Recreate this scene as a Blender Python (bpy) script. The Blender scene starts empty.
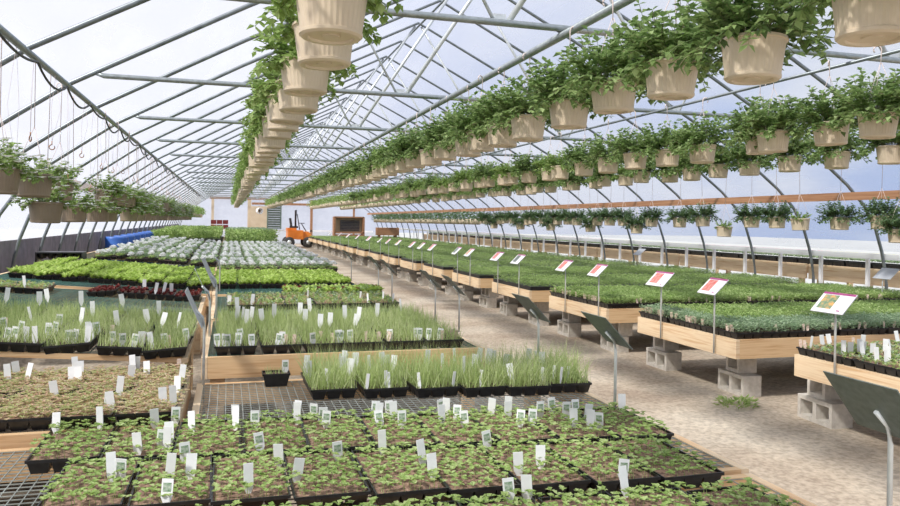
import bpy, math, random
from mathutils import Vector, Matrix
random.seed(7)
S = bpy.context.scene
COL = S.collection
PI = math.pi
R = math.radians
FZ = 0.05            # floor level
XC = 3.35            # ridge line
YEND = 50.0
ORD = ['first','second','third','fourth','fifth','sixth','seventh','eighth','ninth','tenth','eleventh','twelfth',
       'thirteenth','fourteenth','fifteenth','sixteenth','seventeenth','eighteenth','nineteenth','twentieth']

# ------------------------------------------------------------------ materials
def newmat(name):
    m = bpy.data.materials.new(name); m.use_nodes = True
    nt = m.node_tree; nt.nodes.clear()
    out = nt.nodes.new('ShaderNodeOutputMaterial')
    return m, nt, out
def ramp(nt, stops):
    r = nt.nodes.new('ShaderNodeValToRGB')
    e = r.color_ramp.elements
    while len(e) < len(stops): e.new(0.5)
    for i, (p, c) in enumerate(stops):
        e[i].position = p; e[i].color = (*c, 1)
    return r
def noise_mat(name, c1, c2, scale=5, rough=0.8, metal=0, bump=0.0, stretch=(1,1,1), detail=4, c3=None, coat=0):
    m, nt, out = newmat(name)
    tc = nt.nodes.new('ShaderNodeTexCoord'); mp = nt.nodes.new('ShaderNodeMapping')
    mp.inputs['Scale'].default_value = stretch
    no = nt.nodes.new('ShaderNodeTexNoise'); no.inputs['Scale'].default_value = scale; no.inputs['Detail'].default_value = detail
    st = [(0.3, c1), (0.7, c2)] if c3 is None else [(0.3, c1), (0.5, c2), (0.7, c3)]
    r = ramp(nt, st)
    b = nt.nodes.new('ShaderNodeBsdfPrincipled')
    b.inputs['Roughness'].default_value = rough; b.inputs['Metallic'].default_value = metal
    L = nt.links.new
    L(tc.outputs['Object'], mp.inputs['Vector']); L(mp.outputs['Vector'], no.inputs['Vector'])
    L(no.outputs['Fac'], r.inputs['Fac']); L(r.outputs['Color'], b.inputs['Base Color'])
    if bump:
        bp = nt.nodes.new('ShaderNodeBump'); bp.inputs['Strength'].default_value = bump; bp.inputs['Distance'].default_value = 0.01
        L(no.outputs['Fac'], bp.inputs['Height']); L(bp.outputs['Normal'], b.inputs['Normal'])
    L(b.outputs['BSDF'], out.inputs['Surface'])
    return m
def leaf_mat(name, cols, trans=0.45, rough=0.5):
    m, nt, out = newmat(name); L = nt.links.new
    g = nt.nodes.new('ShaderNodeNewGeometry'); oi = nt.nodes.new('ShaderNodeObjectInfo')
    mx = nt.nodes.new('ShaderNodeMath'); mx.operation = 'MULTIPLY_ADD'; mx.inputs[1].default_value = 0.8
    m2 = nt.nodes.new('ShaderNodeMath'); m2.operation = 'MULTIPLY'; m2.inputs[1].default_value = 0.2
    L(oi.outputs['Random'], m2.inputs[0]); L(g.outputs['Random Per Island'], mx.inputs[0]); L(m2.outputs[0], mx.inputs[2])
    n = len(cols)
    r = ramp(nt, [(i/(n-1), c) for i, c in enumerate(cols)])
    L(mx.outputs[0], r.inputs['Fac'])
    b = nt.nodes.new('ShaderNodeBsdfPrincipled'); b.inputs['Roughness'].default_value = rough
    b.inputs['Specular IOR Level'].default_value = 0.35
    t = nt.nodes.new('ShaderNodeBsdfTranslucent')
    ms = nt.nodes.new('ShaderNodeMixShader'); ms.inputs[0].default_value = trans
    L(r.outputs['Color'], b.inputs['Base Color']); L(r.outputs['Color'], t.inputs['Color'])
    L(b.outputs[0], ms.inputs[1]); L(t.outputs[0], ms.inputs[2]); L(ms.outputs[0], out.inputs['Surface'])
    return m
def poly_mat(name, tint, fac, body):
    m, nt, out = newmat(name); L = nt.links.new
    tr = nt.nodes.new('ShaderNodeBsdfTransparent'); tr.inputs[0].default_value = (*tint, 1)
    tl = nt.nodes.new('ShaderNodeBsdfTranslucent'); tl.inputs[0].default_value = (*body, 1)
    df = nt.nodes.new('ShaderNodeBsdfDiffuse'); df.inputs[0].default_value = (*body, 1)
    tc = nt.nodes.new('ShaderNodeTexCoord'); mp = nt.nodes.new('ShaderNodeMapping'); mp.inputs['Scale'].default_value = (2, .5, 2)
    mp.inputs['Rotation'].default_value = (.5, 0, 0)
    no = nt.nodes.new('ShaderNodeTexNoise'); no.inputs['Scale'].default_value = 1.3; no.inputs['Detail'].default_value = 3
    ma = nt.nodes.new('ShaderNodeMath'); ma.operation = 'MULTIPLY_ADD'; ma.inputs[1].default_value = .25; ma.inputs[2].default_value = fac-.12
    m1 = nt.nodes.new('ShaderNodeMixShader'); m1.inputs[0].default_value = .35
    m2 = nt.nodes.new('ShaderNodeMixShader')
    L(tc.outputs['Object'], mp.inputs[0]); L(mp.outputs[0], no.inputs['Vector']); L(no.outputs['Fac'], ma.inputs[0])
    L(tl.outputs[0], m1.inputs[1]); L(df.outputs[0], m1.inputs[2])
    L(ma.outputs[0], m2.inputs[0]); L(tr.outputs[0], m2.inputs[1]); L(m1.outputs[0], m2.inputs[2]); L(m2.outputs[0], out.inputs['Surface'])
    return m

M = {}
M['poly'] = poly_mat('poly_film', (.96,.97,1), .24, (.9,.92,.96))
M['poly_end'] = poly_mat('poly_end', (.93,.95,1), .6, (.88,.9,.95))
M['steel'] = noise_mat('galvanised_steel', (.30,.33,.33), (.42,.46,.46), 30, .35, .65)
M['steel_light'] = noise_mat('bright_steel', (.6,.63,.63), (.75,.78,.78), 30, .4, .4)
M['hoop'] = noise_mat('hoop_steel', (.17,.19,.20), (.26,.29,.30), 12, .4, .5)
M['wire'] = noise_mat('wire', (.62,.52,.48), (.78,.66,.62), 30, .5, .0)
M['cable'] = noise_mat('black_cable', (.02,.02,.02), (.05,.05,.05), 20, .5)
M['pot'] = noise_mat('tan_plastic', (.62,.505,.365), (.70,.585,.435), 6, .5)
M['pot_shaded'] = noise_mat('shaded_tan_plastic', (.27,.205,.145), (.33,.255,.18), 6, .5)  # tan pots of the left wall, their shade darkened into the colour
M['soil'] = noise_mat('soil', (.06,.035,.025), (.16,.10,.07), 90, .95, bump=.5)
M['soil_red'] = noise_mat('bark_soil', (.13,.07,.05), (.45,.29,.21), 60, .95, bump=.6)
M['tray'] = noise_mat('black_plastic', (.008,.008,.009), (.02,.02,.022), 30, .35)
M['pine'] = noise_mat('pine_board', (.74,.53,.32), (.84,.66,.44), 3, .65, stretch=(1,.6,14), detail=6, c3=(.66,.42,.22), bump=.05)
M['pine_x'] = noise_mat('pine_board_end_shaded', (.66,.42,.21), (.78,.54,.30), 3, .65, stretch=(.6,1,14), detail=6, c3=(.58,.33,.15), bump=.05)  # darker copy of pine, shade of the end faces put into the colour
M['brown_wood'] = noise_mat('brown_board', (.30,.14,.07), (.48,.26,.14), 5, .7, stretch=(1,.3,8))
M['concrete'] = noise_mat('concrete_block', (.56,.52,.45), (.72,.675,.60), 25, .95, bump=.35, detail=8)
M['green_mesh'] = noise_mat('green_wire', (.05,.14,.12), (.11,.25,.21), 10, .5)
M['grey_mesh'] = noise_mat('grey_wire', (.28,.30,.27), (.42,.44,.40), 10, .5, .3)
M['tag'] = noise_mat('white_plastic', (.82,.83,.82), (.92,.92,.91), 20, .5)
M['tag_print'] = noise_mat('tag_print', (.10,.22,.10), (.55,.6,.5), 120, .5)
M['tan_tag'] = noise_mat('tan_tag', (.62,.4,.3), (.85,.75,.65), 60, .6)
M['sign_back'] = noise_mat('sign_back', (.115,.14,.125), (.17,.2,.18), 40, .45)
M['sign_back_lit'] = noise_mat('sign_back_lit', (.36,.38,.41), (.46,.48,.51), 12, .4)  # lighter copy of the sign back, light falling on it put into the colour
M['sign_face'] = noise_mat('sign_face', (.86,.84,.86), (.93,.92,.93), 20, .35)
M['sign_band'] = noise_mat('sign_band', (.33,.05,.18), (.45,.09,.26), 20, .4)
M['pic_red'] = noise_mat('picture_red', (.75,.07,.08), (.6,.25,.2), 45, .4, c3=(.85,.35,.35))
M['pic_green'] = noise_mat('picture_green', (.07,.22,.14), (.3,.33,.18), 35, .4, c3=(.8,.4,.12))
M['pic_orange'] = noise_mat('picture_orange', (.7,.22,.08), (.75,.45,.3), 35, .4, c3=(.35,.3,.12))
M['skirt'] = noise_mat('grey_skirt', (.20,.18,.21), (.30,.27,.32), 6, .9)
M['white_paint'] = noise_mat('white_paint', (.9,.91,.92), (.96,.97,.97), 4, .5)
M['orange'] = noise_mat('orange_paint', (.80,.20,.02), (.9,.28,.04), 4, .35)
M['rubber'] = noise_mat('rubber', (.03,.03,.03), (.07,.07,.07), 10, .8)
M['blue'] = noise_mat('blue_plastic', (.03,.11,.42), (.05,.17,.55), 4, .4)
M['dark_red'] = noise_mat('dark_red', (.16,.02,.02), (.26,.04,.04), 6, .5)
M['slat'] = noise_mat('grey_green_slat', (.10,.15,.12), (.2,.25,.22), 6, .5)
M['tan_panel'] = noise_mat('tan_panel', (.62,.50,.34), (.72,.6,.44), 3, .8)
M['dark_gap'] = noise_mat('dark_grey', (.05,.05,.06), (.12,.12,.13), 6, .6)

GB = [(.035,.10,.018),(.075,.18,.03),(.12,.26,.05),(.21,.38,.09)]
M['leaf_basket'] = leaf_mat('leaf_basket', [(.10,.165,.06),(.20,.31,.10),(.32,.45,.17),(.50,.62,.30)])
M['leaf_lime'] = leaf_mat('leaf_lime', [(.18,.28,.06),(.32,.46,.14),(.50,.62,.28)], .45)
M['leaf_dark'] = leaf_mat('leaf_dark', [(.07,.125,.06),(.14,.24,.10),(.26,.38,.18)], .35)
M['leaf_bed'] = leaf_mat('leaf_bed', [(.19,.30,.09),(.36,.51,.16),(.52,.66,.26),(.68,.77,.42)], .4)
M['leaf_bed_pale'] = leaf_mat('leaf_bed_pale', [(.28,.42,.24),(.42,.55,.34),(.60,.70,.50)], .4)
M['leaf_grass'] = leaf_mat('leaf_grass', [(.28,.38,.12),(.50,.61,.24),(.76,.80,.48)], .4)
M['leaf_sprout'] = leaf_mat('leaf_sprout', [(.30,.36,.12),(.55,.58,.26),(.68,.45,.32),(.72,.70,.48)], .4)
M['leaf_clover'] = leaf_mat('leaf_clover', [(.24,.38,.09),(.42,.56,.18),(.60,.70,.34)], .4)
M['leaf_lettuce'] = leaf_mat('leaf_lettuce', [(.36,.52,.08),(.52,.68,.16),(.70,.82,.32)], .45)
M['leaf_red'] = leaf_mat('leaf_red', [(.10,.015,.02),(.22,.04,.04),(.32,.1,.07)], .35)
M['leaf_silver'] = leaf_mat('leaf_silver', [(.86,.88,.86),(.96,.97,.96),(.99,.99,.99)], .25)
M['petal_white'] = leaf_mat('petal_white', [(.85,.84,.84),(.93,.92,.92)], .3)
M['petal_pink'] = leaf_mat('petal_pink', [(.75,.25,.35),(.85,.5,.6)], .3)
M['petal_yellow'] = leaf_mat('petal_yellow', [(.7,.75,.2),(.85,.85,.5)], .3)
M['stem'] = leaf_mat('stem', [(.14,.19,.07),(.25,.2,.12)], .1)

def ground_mat():
    m, nt, out = newmat('dirt_floor'); L = nt.links.new
    tc = nt.nodes.new('ShaderNodeTexCoord')
    n1 = nt.nodes.new('ShaderNodeTexNoise'); n1.inputs['Scale'].default_value = .9; n1.inputs['Detail'].default_value = 5
    n2 = nt.nodes.new('ShaderNodeTexNoise'); n2.inputs['Scale'].default_value = 28; n2.inputs['Detail'].default_value = 8
    n3 = nt.nodes.new('ShaderNodeTexVoronoi'); n3.inputs['Scale'].default_value = 45
    r1 = ramp(nt, [(.3,(.43,.33,.24)),(.5,(.60,.50,.38)),(.7,(.70,.615,.49))])
    r2 = ramp(nt, [(.35,(.45,.42,.4)),(.62,(1,1,1))])
    mx = nt.nodes.new('ShaderNodeMix'); mx.data_type = 'RGBA'; mx.blend_type = 'MULTIPLY'; mx.inputs[0].default_value = .6
    b = nt.nodes.new('ShaderNodeBsdfPrincipled'); b.inputs['Roughness'].default_value = .95
    bp = nt.nodes.new('ShaderNodeBump'); bp.inputs['Strength'].default_value = .6; bp.inputs['Distance'].default_value = .02
    L(tc.outputs['Object'], n1.inputs['Vector']); L(tc.outputs['Object'], n2.inputs['Vector']); L(tc.outputs['Object'], n3.inputs['Vector'])
    L(n1.outputs['Fac'], r1.inputs[0]); L(n2.outputs['Fac'], r2.inputs[0])
    L(r1.outputs[0], mx.inputs[6]); L(r2.outputs[0], mx.inputs[7]); L(mx.outputs[2], b.inputs['Base Color'])
    L(n2.outputs['Fac'], bp.inputs['Height']); L(bp.outputs[0], b.inputs['Normal']); L(b.outputs[0], out.inputs[0])
    return m
M['dirt'] = ground_mat()
M['outside'] = noise_mat('outside_ground', (.44,.45,.43), (.54,.55,.53), .5, .95)

# ------------------------------------------------------------------ mesh builder
class MB:
    def __init__(s): s.v = []; s.f = []; s.mi = []; s.mats = []; s.cur = 0; s.sm = []
    def mat(s, m):
        if m not in s.mats: s.mats.append(m)
        s.cur = s.mats.index(m); return s
    def face(s, idx, smooth=False): s.f.append(idx); s.mi.append(s.cur); s.sm.append(smooth)
    def box(s, c, d, rot=None):
        x, y, z = d[0]/2, d[1]/2, d[2]/2; b = len(s.v)
        for k in ((-x,-y,-z),(x,-y,-z),(x,y,-z),(-x,y,-z),(-x,-y,z),(x,-y,z),(x,y,z),(-x,y,z)):
            p = Vector(k)
            if rot is not None: p = rot @ p
            s.v.append((c[0]+p.x, c[1]+p.y, c[2]+p.z))
        for q in ((0,3,2,1),(4,5,6,7),(0,1,5,4),(1,2,6,5),(2,3,7,6),(3,0,4,7)): s.face(tuple(b+i for i in q))
        return s
    def frustum(s, c, d0, d1, h, top=True):   # tapered box: bottom size d0 at c, top size d1 at c+h
        b = len(s.v)
        for (d, z) in ((d0, 0), (d1, h)):
            for sx, sy in ((-1,-1),(1,-1),(1,1),(-1,1)): s.v.append((c[0]+sx*d[0]/2, c[1]+sy*d[1]/2, c[2]+z))
        s.face((b,b+3,b+2,b+1))
        if top: s.face((b+4,b+5,b+6,b+7))
        for i in range(4):
            j = (i+1) % 4; s.face((b+i,b+j,b+4+j,b+4+i))
        return s
    def tube(s, pts, r, n=8, cap=True):
        pts = [Vector(p) for p in pts]; b = len(s.v); m = len(pts)
        for i, p in enumerate(pts):
            t = (pts[min(i+1,m-1)]-pts[max(i-1,0)])
            t.normalize()
            u = t.cross(Vector((0,0,1)))
            if u.length < .05: u = t.cross(Vector((0,1,0)))
            u.normalize(); w = t.cross(u)
            rr = r[i] if isinstance(r, (list,tuple)) else r
            for k in range(n):
                a = 2*PI*k/n; q = p + (u*math.cos(a)+w*math.sin(a))*rr
                s.v.append(tuple(q))
        for i in range(m-1):
            for k in range(n):
                k2 = (k+1) % n
                s.face((b+i*n+k, b+i*n+k2, b+(i+1)*n+k2, b+(i+1)*n+k), True)
        if cap:
            s.face(tuple(b+k for k in range(n))[::-1]); s.face(tuple(b+(m-1)*n+k for k in range(n)))
        return s
    def lathe(s, prof, n=32, c=(0,0,0), rib=0, ribrange=(0,0), axis='z'):
        b = len(s.v)
        for i, (r, z) in enumerate(prof):
            for k in range(n):
                a = 2*PI*k/n; rr = r
                if rib and ribrange[0] <= i <= ribrange[1] and k % 2: rr = r-rib
                p = (rr*math.cos(a), rr*math.sin(a), z)
                if axis == 'x': p = (z, p[0], p[1])
                s.v.append((c[0]+p[0], c[1]+p[1], c[2]+p[2]))
        for i in range(len(prof)-1):
            for k in range(n):
                k2 = (k+1) % n
                s.face((b+i*n+k, b+i*n+k2, b+(i+1)*n+k2, b+(i+1)*n+k), not rib)
        return s
    def leaf(s, p, d, l, w, fold=.25):
        d = d.normalized(); u = d.cross(Vector((0,0,1)))
        if u.length < .1: u = Vector((1,0,0))
        u.normalize(); n = u.cross(d)
        b = len(s.v); mid = p+d*l*.45
        s.v += [tuple(p), tuple(mid+u*w/2+n*fold*w), tuple(p+d*l-n*l*.12), tuple(mid-u*w/2+n*fold*w)]
        s.face((b,b+1,b+2)); s.face((b,b+2,b+3))
    def blade(s, p, d, l, w, droop):
        side = Vector((random.uniform(-1,1), random.uniform(-1,1), 0)); side.normalize(); side *= w/2
        b = len(s.v); q = p.copy(); dd = d.copy()
        for i in range(3):
            k = 1-i*.4
            s.v += [tuple(q-side*k), tuple(q+side*k)]
            q = q+dd*l/3; dd = dd+Vector((d.x, d.y, -.25))*droop; dd.normalize()
        s.v.append(tuple(q))
        s.face((b,b+1,b+3,b+2)); s.face((b+2,b+3,b+5,b+4)); s.face((b+4,b+5,b+6))
    def mesh(s, name):
        me = bpy.data.meshes.new(name); me.from_pydata(s.v, [], s.f)
        for m in s.mats: me.materials.append(m)
        me.polygons.foreach_set('material_index', s.mi); me.polygons.foreach_set('use_smooth', s.sm)
        me.update(); return me
    def build(s, name, mat=None, parent=None, loc=(0,0,0)):
        if mat is not None and not s.mats: s.mats = [mat]
        return obj(name, s.mesh(name), parent, loc)
def obj(name, data, parent=None, loc=(0,0,0)):
    o = bpy.data.objects.new(name, data); COL.objects.link(o); o.location = loc
    if parent is not None: o.parent = parent
    return o
def tag(o, label, cat, group=None, kind=None):
    o['label'] = label; o['category'] = cat
    if group: o['group'] = group
    if kind: o['kind'] = kind
    return o
def thing(name, label, cat, loc=(0,0,0), rz=0, group=None):
    o = obj(name, None, None, loc); o.rotation_euler = (0,0,rz); o.empty_display_size = .1
    return tag(o, label, cat, group)
def struct(o): o['kind'] = 'structure'; return o
def dup(src, loc, label, group=None, rot=None):
    c = src.copy(); COL.objects.link(c); c.location = loc
    if rot is not None: c.rotation_euler = rot
    c['label'] = label
    if group: c['group'] = group
    for ch in list(src.children):
        k = ch.copy(); COL.objects.link(k); k.parent = c
        for g in list(ch.children):
            q = g.copy(); COL.objects.link(q); q.parent = k
    return c

# ------------------------------------------------------------------ shell
HALF = [(6.35,FZ-.1),(6.35,.75),(6.31,1.0),(6.25,1.25),(6.12,1.61),(5.90,1.95),(5.58,2.25),(5.2,2.53),(4.78,2.83),(3.2,3.70),(1.6,4.52),(0,5.32)]
PROF = [(XC-x, z) for x, z in HALF] + [(XC+x, z) for x, z in HALF[-2::-1]]
HI = 5    # index where the roof part begins
def sheet(name, prof, y0, y1, mat, ny=1):
    b = MB()
    for j in range(ny+1):
        for x, z in prof: b.v.append((x, y0+(y1-y0)*j/ny, z))
    n = len(prof)
    for j in range(ny):
        for i in range(n-1): b.face((j*n+i, j*n+i+1, (j+1)*n+i+1, (j+1)*n+i), True)
    return struct(b.build(name, mat))
def off(p, o=.045):   # push film slightly outside the hoops
    cx, cz = XC, 0.8
    out = []
    for x, z in p:
        v = Vector((x-cx, z-cz)); v.normalize(); out.append((x+v.x*o, z+v.y*o))
    return out
FP = off(PROF)
sheet('ceiling', FP[HI:len(FP)-HI], -1, YEND, M['poly'])
sheet('wall_left', FP[3:HI+1], -1, YEND, M['poly'])
sheet('wall_right', FP[len(FP)-HI-1:len(FP)-3], -1, YEND, M['poly'])
struct(MB().box((XC-6.42,YEND/2,(1.24+FZ)/2),(.03,YEND+2,1.24-FZ)).build('baseboard_left', M['skirt']))
b = MB(); b.box((XC,YEND/2-.5,FZ-.1),(13.1,YEND+3,.2)); struct(b.build('floor', M['dirt']))
b = MB(); b.box((XC,30,-.16),(160,160,.2)); struct(b.build('ground', M['outside']))
# back wall of film with timber studs
b = MB(); pts = [p for p in FP]; 
for x, z in pts: b.v.append((x, YEND, z))
b.face(tuple(range(len(pts)))); struct(b.build('wall_back', M['poly_end']))
def trim(i, c, d, m='tan_panel'): struct(MB().box(c, d).build('trim_%d' % i, M[m]))
trim(1, (.6,YEND-.1,2.95), (3.6,.12,.16), 'brown_wood'); trim(2, (-1.0,YEND-.1,1.5), (.16,.1,2.9), 'tan_panel')
trim(3, (1.25,YEND-.1,1.5), (.22,.1,2.9), 'tan_panel'); trim(4, (3.6,YEND-.1,2.62), (4.4,.12,.14), 'brown_wood')
trim(5, (5.2,YEND-.1,1.5), (.16,.1,2.9), 'brown_wood'); trim(6, (8.0,YEND-.1,1.5), (.12,.1,2.6), 'brown_wood')
trim(7, (3.3,YEND-.1,.9), (12,.1,.1), 'white_paint')

# hoops and trusses
def hoop_bm():
    b = MB(); b.tube([(x,0,z) for x, z in PROF], .024, 8); return b
def node_on(x):
    for (x0,z0),(x1,z1) in zip(PROF, PROF[1:]):
        if x0 <= x <= x1 and x1 > x0: return z0+(z1-z0)*(x-x0)/(x1-x0)
TZ = 2.92
def make_hoop(truss):
    t = thing('roof_truss' if truss else 'roof_hoop', '', 'roof frame', (0,0,0), 0, 'steel hoops of the greenhouse')
    hoop_bm().build('hoop', M['hoop'], t)
    if truss:
        xl, xr = -1.22, 2*XC+1.22
        MB().tube([(xl,0,TZ+.02),(xl+.08,0,TZ),(xr-.08,0,TZ),(xr,0,TZ+.02)], [.013,.024,.024,.013], 8).build('tie_bar', M['steel'], t)
        for sgn in (-1, 1):
            nx = XC+sgn*1.65; ox = XC+sgn*2.35
            MB().tube([(nx+sgn*-.05,.03,TZ),(XC+sgn*.06,.03,node_on(XC)-.06)], .021, 8).build('strut', M['steel_light'], t)
            MB().tube([(nx+sgn*.03,.03,TZ),(ox,.03,node_on(ox)-.03)], .012, 8).build('strut', M['steel_light'], t)
            MB().box((nx,.03,TZ+.03),(.09,.010,.07)).build('gusset_plate', M['steel_light'], t)
    return t
H = {True: make_hoop(True), False: make_hoop(False)}; used = set(); k = 0
for i in range(-1, 32):
    y = 3.15+1.5*i
    tr = i % 2 != 0
    n = i+1
    kind = 'truss with tie bar and struts' if tr else 'plain curved steel roof hoop'
    if n < 20: lab = f'{kind}, {ORD[n]} frame from the camera end'
    else: lab = f'{kind} far down the greenhouse near the back wall'
    lab = ('grey steel ' if tr else '')+lab
    if tr not in used: o = H[tr]; o.location.y = y; o['label'] = lab; used.add(tr)
    else: o = dup(H[tr], (0,y,0), lab)

def rail(name, x, z, r, label, cat, m='steel', y0=-1, y1=YEND-.5):
    return tag(MB().tube([(x,y0,z),(x,(y0+y1)/2,z),(x,y1,z)], r, 8).build(name, M[m]), label, cat, 'long pipes under the roof')
rail('pipe_rail', .35, TZ-.05, .022, 'long steel pipe carrying the leftmost overhead row of tan baskets', 'pipe', y1=42)
rail('pipe_rail', 2.14, TZ-.05, .028, 'long steel pipe carrying the basket row above the aisle edge', 'pipe')
rail('pipe_rail', 4.56, TZ-.05, .014, 'long steel pipe carrying baskets over the near edge of the pine benches', 'pipe', 'hoop')
rail('pipe_rail', 6.2, TZ-.05, .014, 'long steel pipe carrying baskets over the middle of the pine benches', 'pipe', 'hoop')
rail('purlin', -1.43, 2.80, .026, 'long steel purlin under the left roof slope', 'pipe')
rail('purlin', 2*XC+1.43, 2.80, .020, 'long steel purlin above the right wall baskets', 'pipe', 'hoop')
rail('ridge_pipe', XC, 5.26, .018, 'thin steel ridge pipe at the peak of the roof', 'pipe', 'hoop')
pts = []; y = 3.0
while y < 40:
    for q in range(8):
        a = q/8; pts.append((-1.40+.02*math.sin(y*3), y+a*1.1, 2.76-.10*4*a*(1-a)*(1 if int(y*10)%3 else .5)))
    y += 1.1
tag(MB().tube(pts, .010, 6).build('electric_cable', M['cable']), 'black cable drooping in loops along the left purlin', 'cable')
tag(MB().box((XC-5.98,YEND/2,2.17),(.05,YEND,.15)).build('eave_board', M['brown_wood']), 'long brown timber board along the left eave', 'board', 'eave boards')
tag(MB().box((XC+5.60,YEND/2,2.08),(.05,YEND,.12)).build('eave_board', M['brown_wood']), 'long brown timber board along the right eave above the wall baskets', 'board', 'eave boards')
tag(MB().box((XC+6.47,YEND/2,1.16),(.05,YEND,.09)).build('side_rail', M['white_paint']), 'long white rail along the foot of the right plastic wall', 'rail')
post0 = tag(MB().box((0,0,.50),(.05,.05,1.22)).build('side_post', M['white_paint']), '', 'post', 'white posts under the right rail')
for i in range(34):
    y = 8.7+i*1.0
    if i < 12: lab = f'{ORD[i]} thin white post from the right picture edge under the white side rail'
    else: lab = 'small distant white post under the white side rail'
    if i == 0: post0.location = (XC+6.55,y,FZ); post0['label'] = lab
    else: dup(post0, (XC+6.55,y,FZ), lab)

# ------------------------------------------------------------------ hanging baskets
def pot_mesh(mat):
    b = MB().mat(mat)
    prof = [(.122,.0),(.137,.0),(.139,-.012),(.131,-.016),(.129,-.028),(.113,-.154),(.116,-.156),(.115,-.167),(.106,-.175),(.084,-.175),(.080,-.166),(.034,-.166),(.032,-.171),(.0001,-.171)]
    b.lathe(prof, 72, rib=.0018, ribrange=(4,5))
    b.mat(M['soil']).lathe([(.124,-.0),(.121,-.02),(.0001,-.012)], 24)
    return b.mesh('pot')
def foliage_mesh(mat, n_st=64, spread=1.0, hgt=1.0, leafl=.042, flower=None, trail=.25, seed=0, extra=0):
    random.seed(seed); b = MB()
    for i in range(n_st):
        a = random.uniform(0, 2*PI); r0 = .11*math.sqrt(random.random())
        out = random.uniform(.1, 1.25)*spread; L = random.uniform(.13,.27)*(1 if out < .8 else .9)*hgt
        tr = random.random() < trail
        p = Vector((r0*math.cos(a), r0*math.sin(a), -.01))
        d = Vector((math.cos(a)*out, math.sin(a)*out, .35 if tr else 1.0)); d.normalize()
        steps = 7; pts = [p.copy()]
        for s in range(steps):
            p = p+d*L/steps; d = d+Vector((random.uniform(-.15,.15), random.uniform(-.15,.15), -.22 if tr else -.04*out)); d.normalize()
            pts.append(p.copy())
            if s >= 1:
                for q in range(3 if s > 2 else 2):
                    la = random.uniform(0, 2*PI)
                    ld = Vector((math.cos(la), math.sin(la), random.uniform(-.5,.6)))+d*.6
                    l = leafl*random.uniform(.7,1.25)
                    b.mat(mat)
                    b.leaf(p, ld, l, l*.7, random.uniform(-.1,.35))
        b.mat(M['stem']); b.tube(pts[::2]+[pts[-1]], .0016, 3, False)
        if flower and random.random() < .75:
            b.mat(flower)
            for k in range(5):
                la = 2*PI*k/5; b.leaf(p+Vector((0,0,.01)), Vector((math.cos(la),math.sin(la),.35)), .04, .034, .1)
    return b.mesh('foliage')
def hanger_mesh(h):
    b = MB().mat(M['wire'])
    for k in range(3):
        a = 2*PI*k/3+.4
        b.tube([(.128*math.cos(a), .128*math.sin(a), -.01),(.128*math.cos(a)*.5,.128*math.sin(a)*.5,.20),(.004*math.cos(a),.004*math.sin(a),.36)], .0022, 4)
    hook = [(0,0,.35),(0,0,h-.08)]
    for q in range(8):
        a = PI*1.25*q/7; hook.append((0.0+.028*(1-math.cos(a)),0,h-.02+.028*math.sin(a)))
    b.tube(hook, [.003,.003]+[.0055]*8, 5)
    return b.mesh('hanger')
POT, POTD = pot_mesh(M['pot']), pot_mesh(M['pot_shaded'])
HG = {h: hanger_mesh(h) for h in (.47,.9,1.08)}
FV = {
 'basket': [foliage_mesh(M['leaf_basket'], 140, 1.2, 1.18, .046, None, .3, 10+i) for i in range(4)],
 'lime': [foliage_mesh(M['leaf_lime'], 85, 1.15, .85, .042, None, .35, 20+i) for i in range(3)],
 'dark': [foliage_mesh(M['leaf_dark'], 120, 1.25, 1.0, .038, None, .3, 30+i) for i in range(3)],
 'small': [foliage_mesh(M['leaf_lime'], 36, 1.0, .4, .03, None, .5, 50+i) for i in range(2)],
 'white': [foliage_mesh(M['leaf_lime'], 60, 1.3, .75, .036, M['petal_white'], .55, 40+i) for i in range(3)],
}
PROTO = {}
def basket(loc, style, hang, label, group, pot=None):
    random.seed(hash((round(loc[0]*100), round(loc[1]*100))) & 0xffff)
    v = random.randrange(len(FV[style])); key = (style, v, hang)
    rot = (R(random.uniform(-2,2)), R(random.uniform(-2,2)), random.uniform(0, 6.28))
    if key not in PROTO:
        t = thing('hanging_basket', label, 'hanging basket', loc, 0, group); t.rotation_euler = rot
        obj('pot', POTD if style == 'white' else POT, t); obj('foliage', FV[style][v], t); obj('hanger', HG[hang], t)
        PROTO[key] = t; return t
    return dup(PROTO[key], loc, label, group, rot)
def seq(start, first, step, ymax):
    L = list(first); y = L[-1] if L else start
    while y+step < ymax: y += step; L.append(y)
    return L
def rowlab(desc, i, lim=14):
    if i < lim: return f'tan ribbed basket, {ORD[i]} from the front in the {desc}'
    return None
rows = [
 ('A', .375, seq(0, [1.5,2.12,2.75,3.30,4.02,4.6], .6, 33), 'leftmost overhead row', 'lime', 'baskets in the leftmost overhead row'),
 ('B', 2.12, seq(0, [1.45,2.05,2.72,3.29,3.85,4.45,5.22,5.75,6.2,6.68,7.42,8.0,8.6], .58, 31), 'row above the aisle edge', 'basket', 'baskets in the row above the aisle edge'),
 ('C', 4.45, seq(0, [3.75,4.26,4.75,5.28,5.6,6.45,7.0,7.48,8.25,8.95], .6, 27), 'upper row over the pine benches', 'basket', 'baskets in the upper row over the pine benches'),
 ('D', 6.15, seq(0, [5.2,5.75,6.45,7.15,7.8,8.4], .6, 26), 'second row over the pine benches', 'basket', 'baskets in the second row over the pine benches'),
]
rest = []
def far_from(y, ymax, step):
    while y < ymax: yield y; y += step
nb = 0
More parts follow.
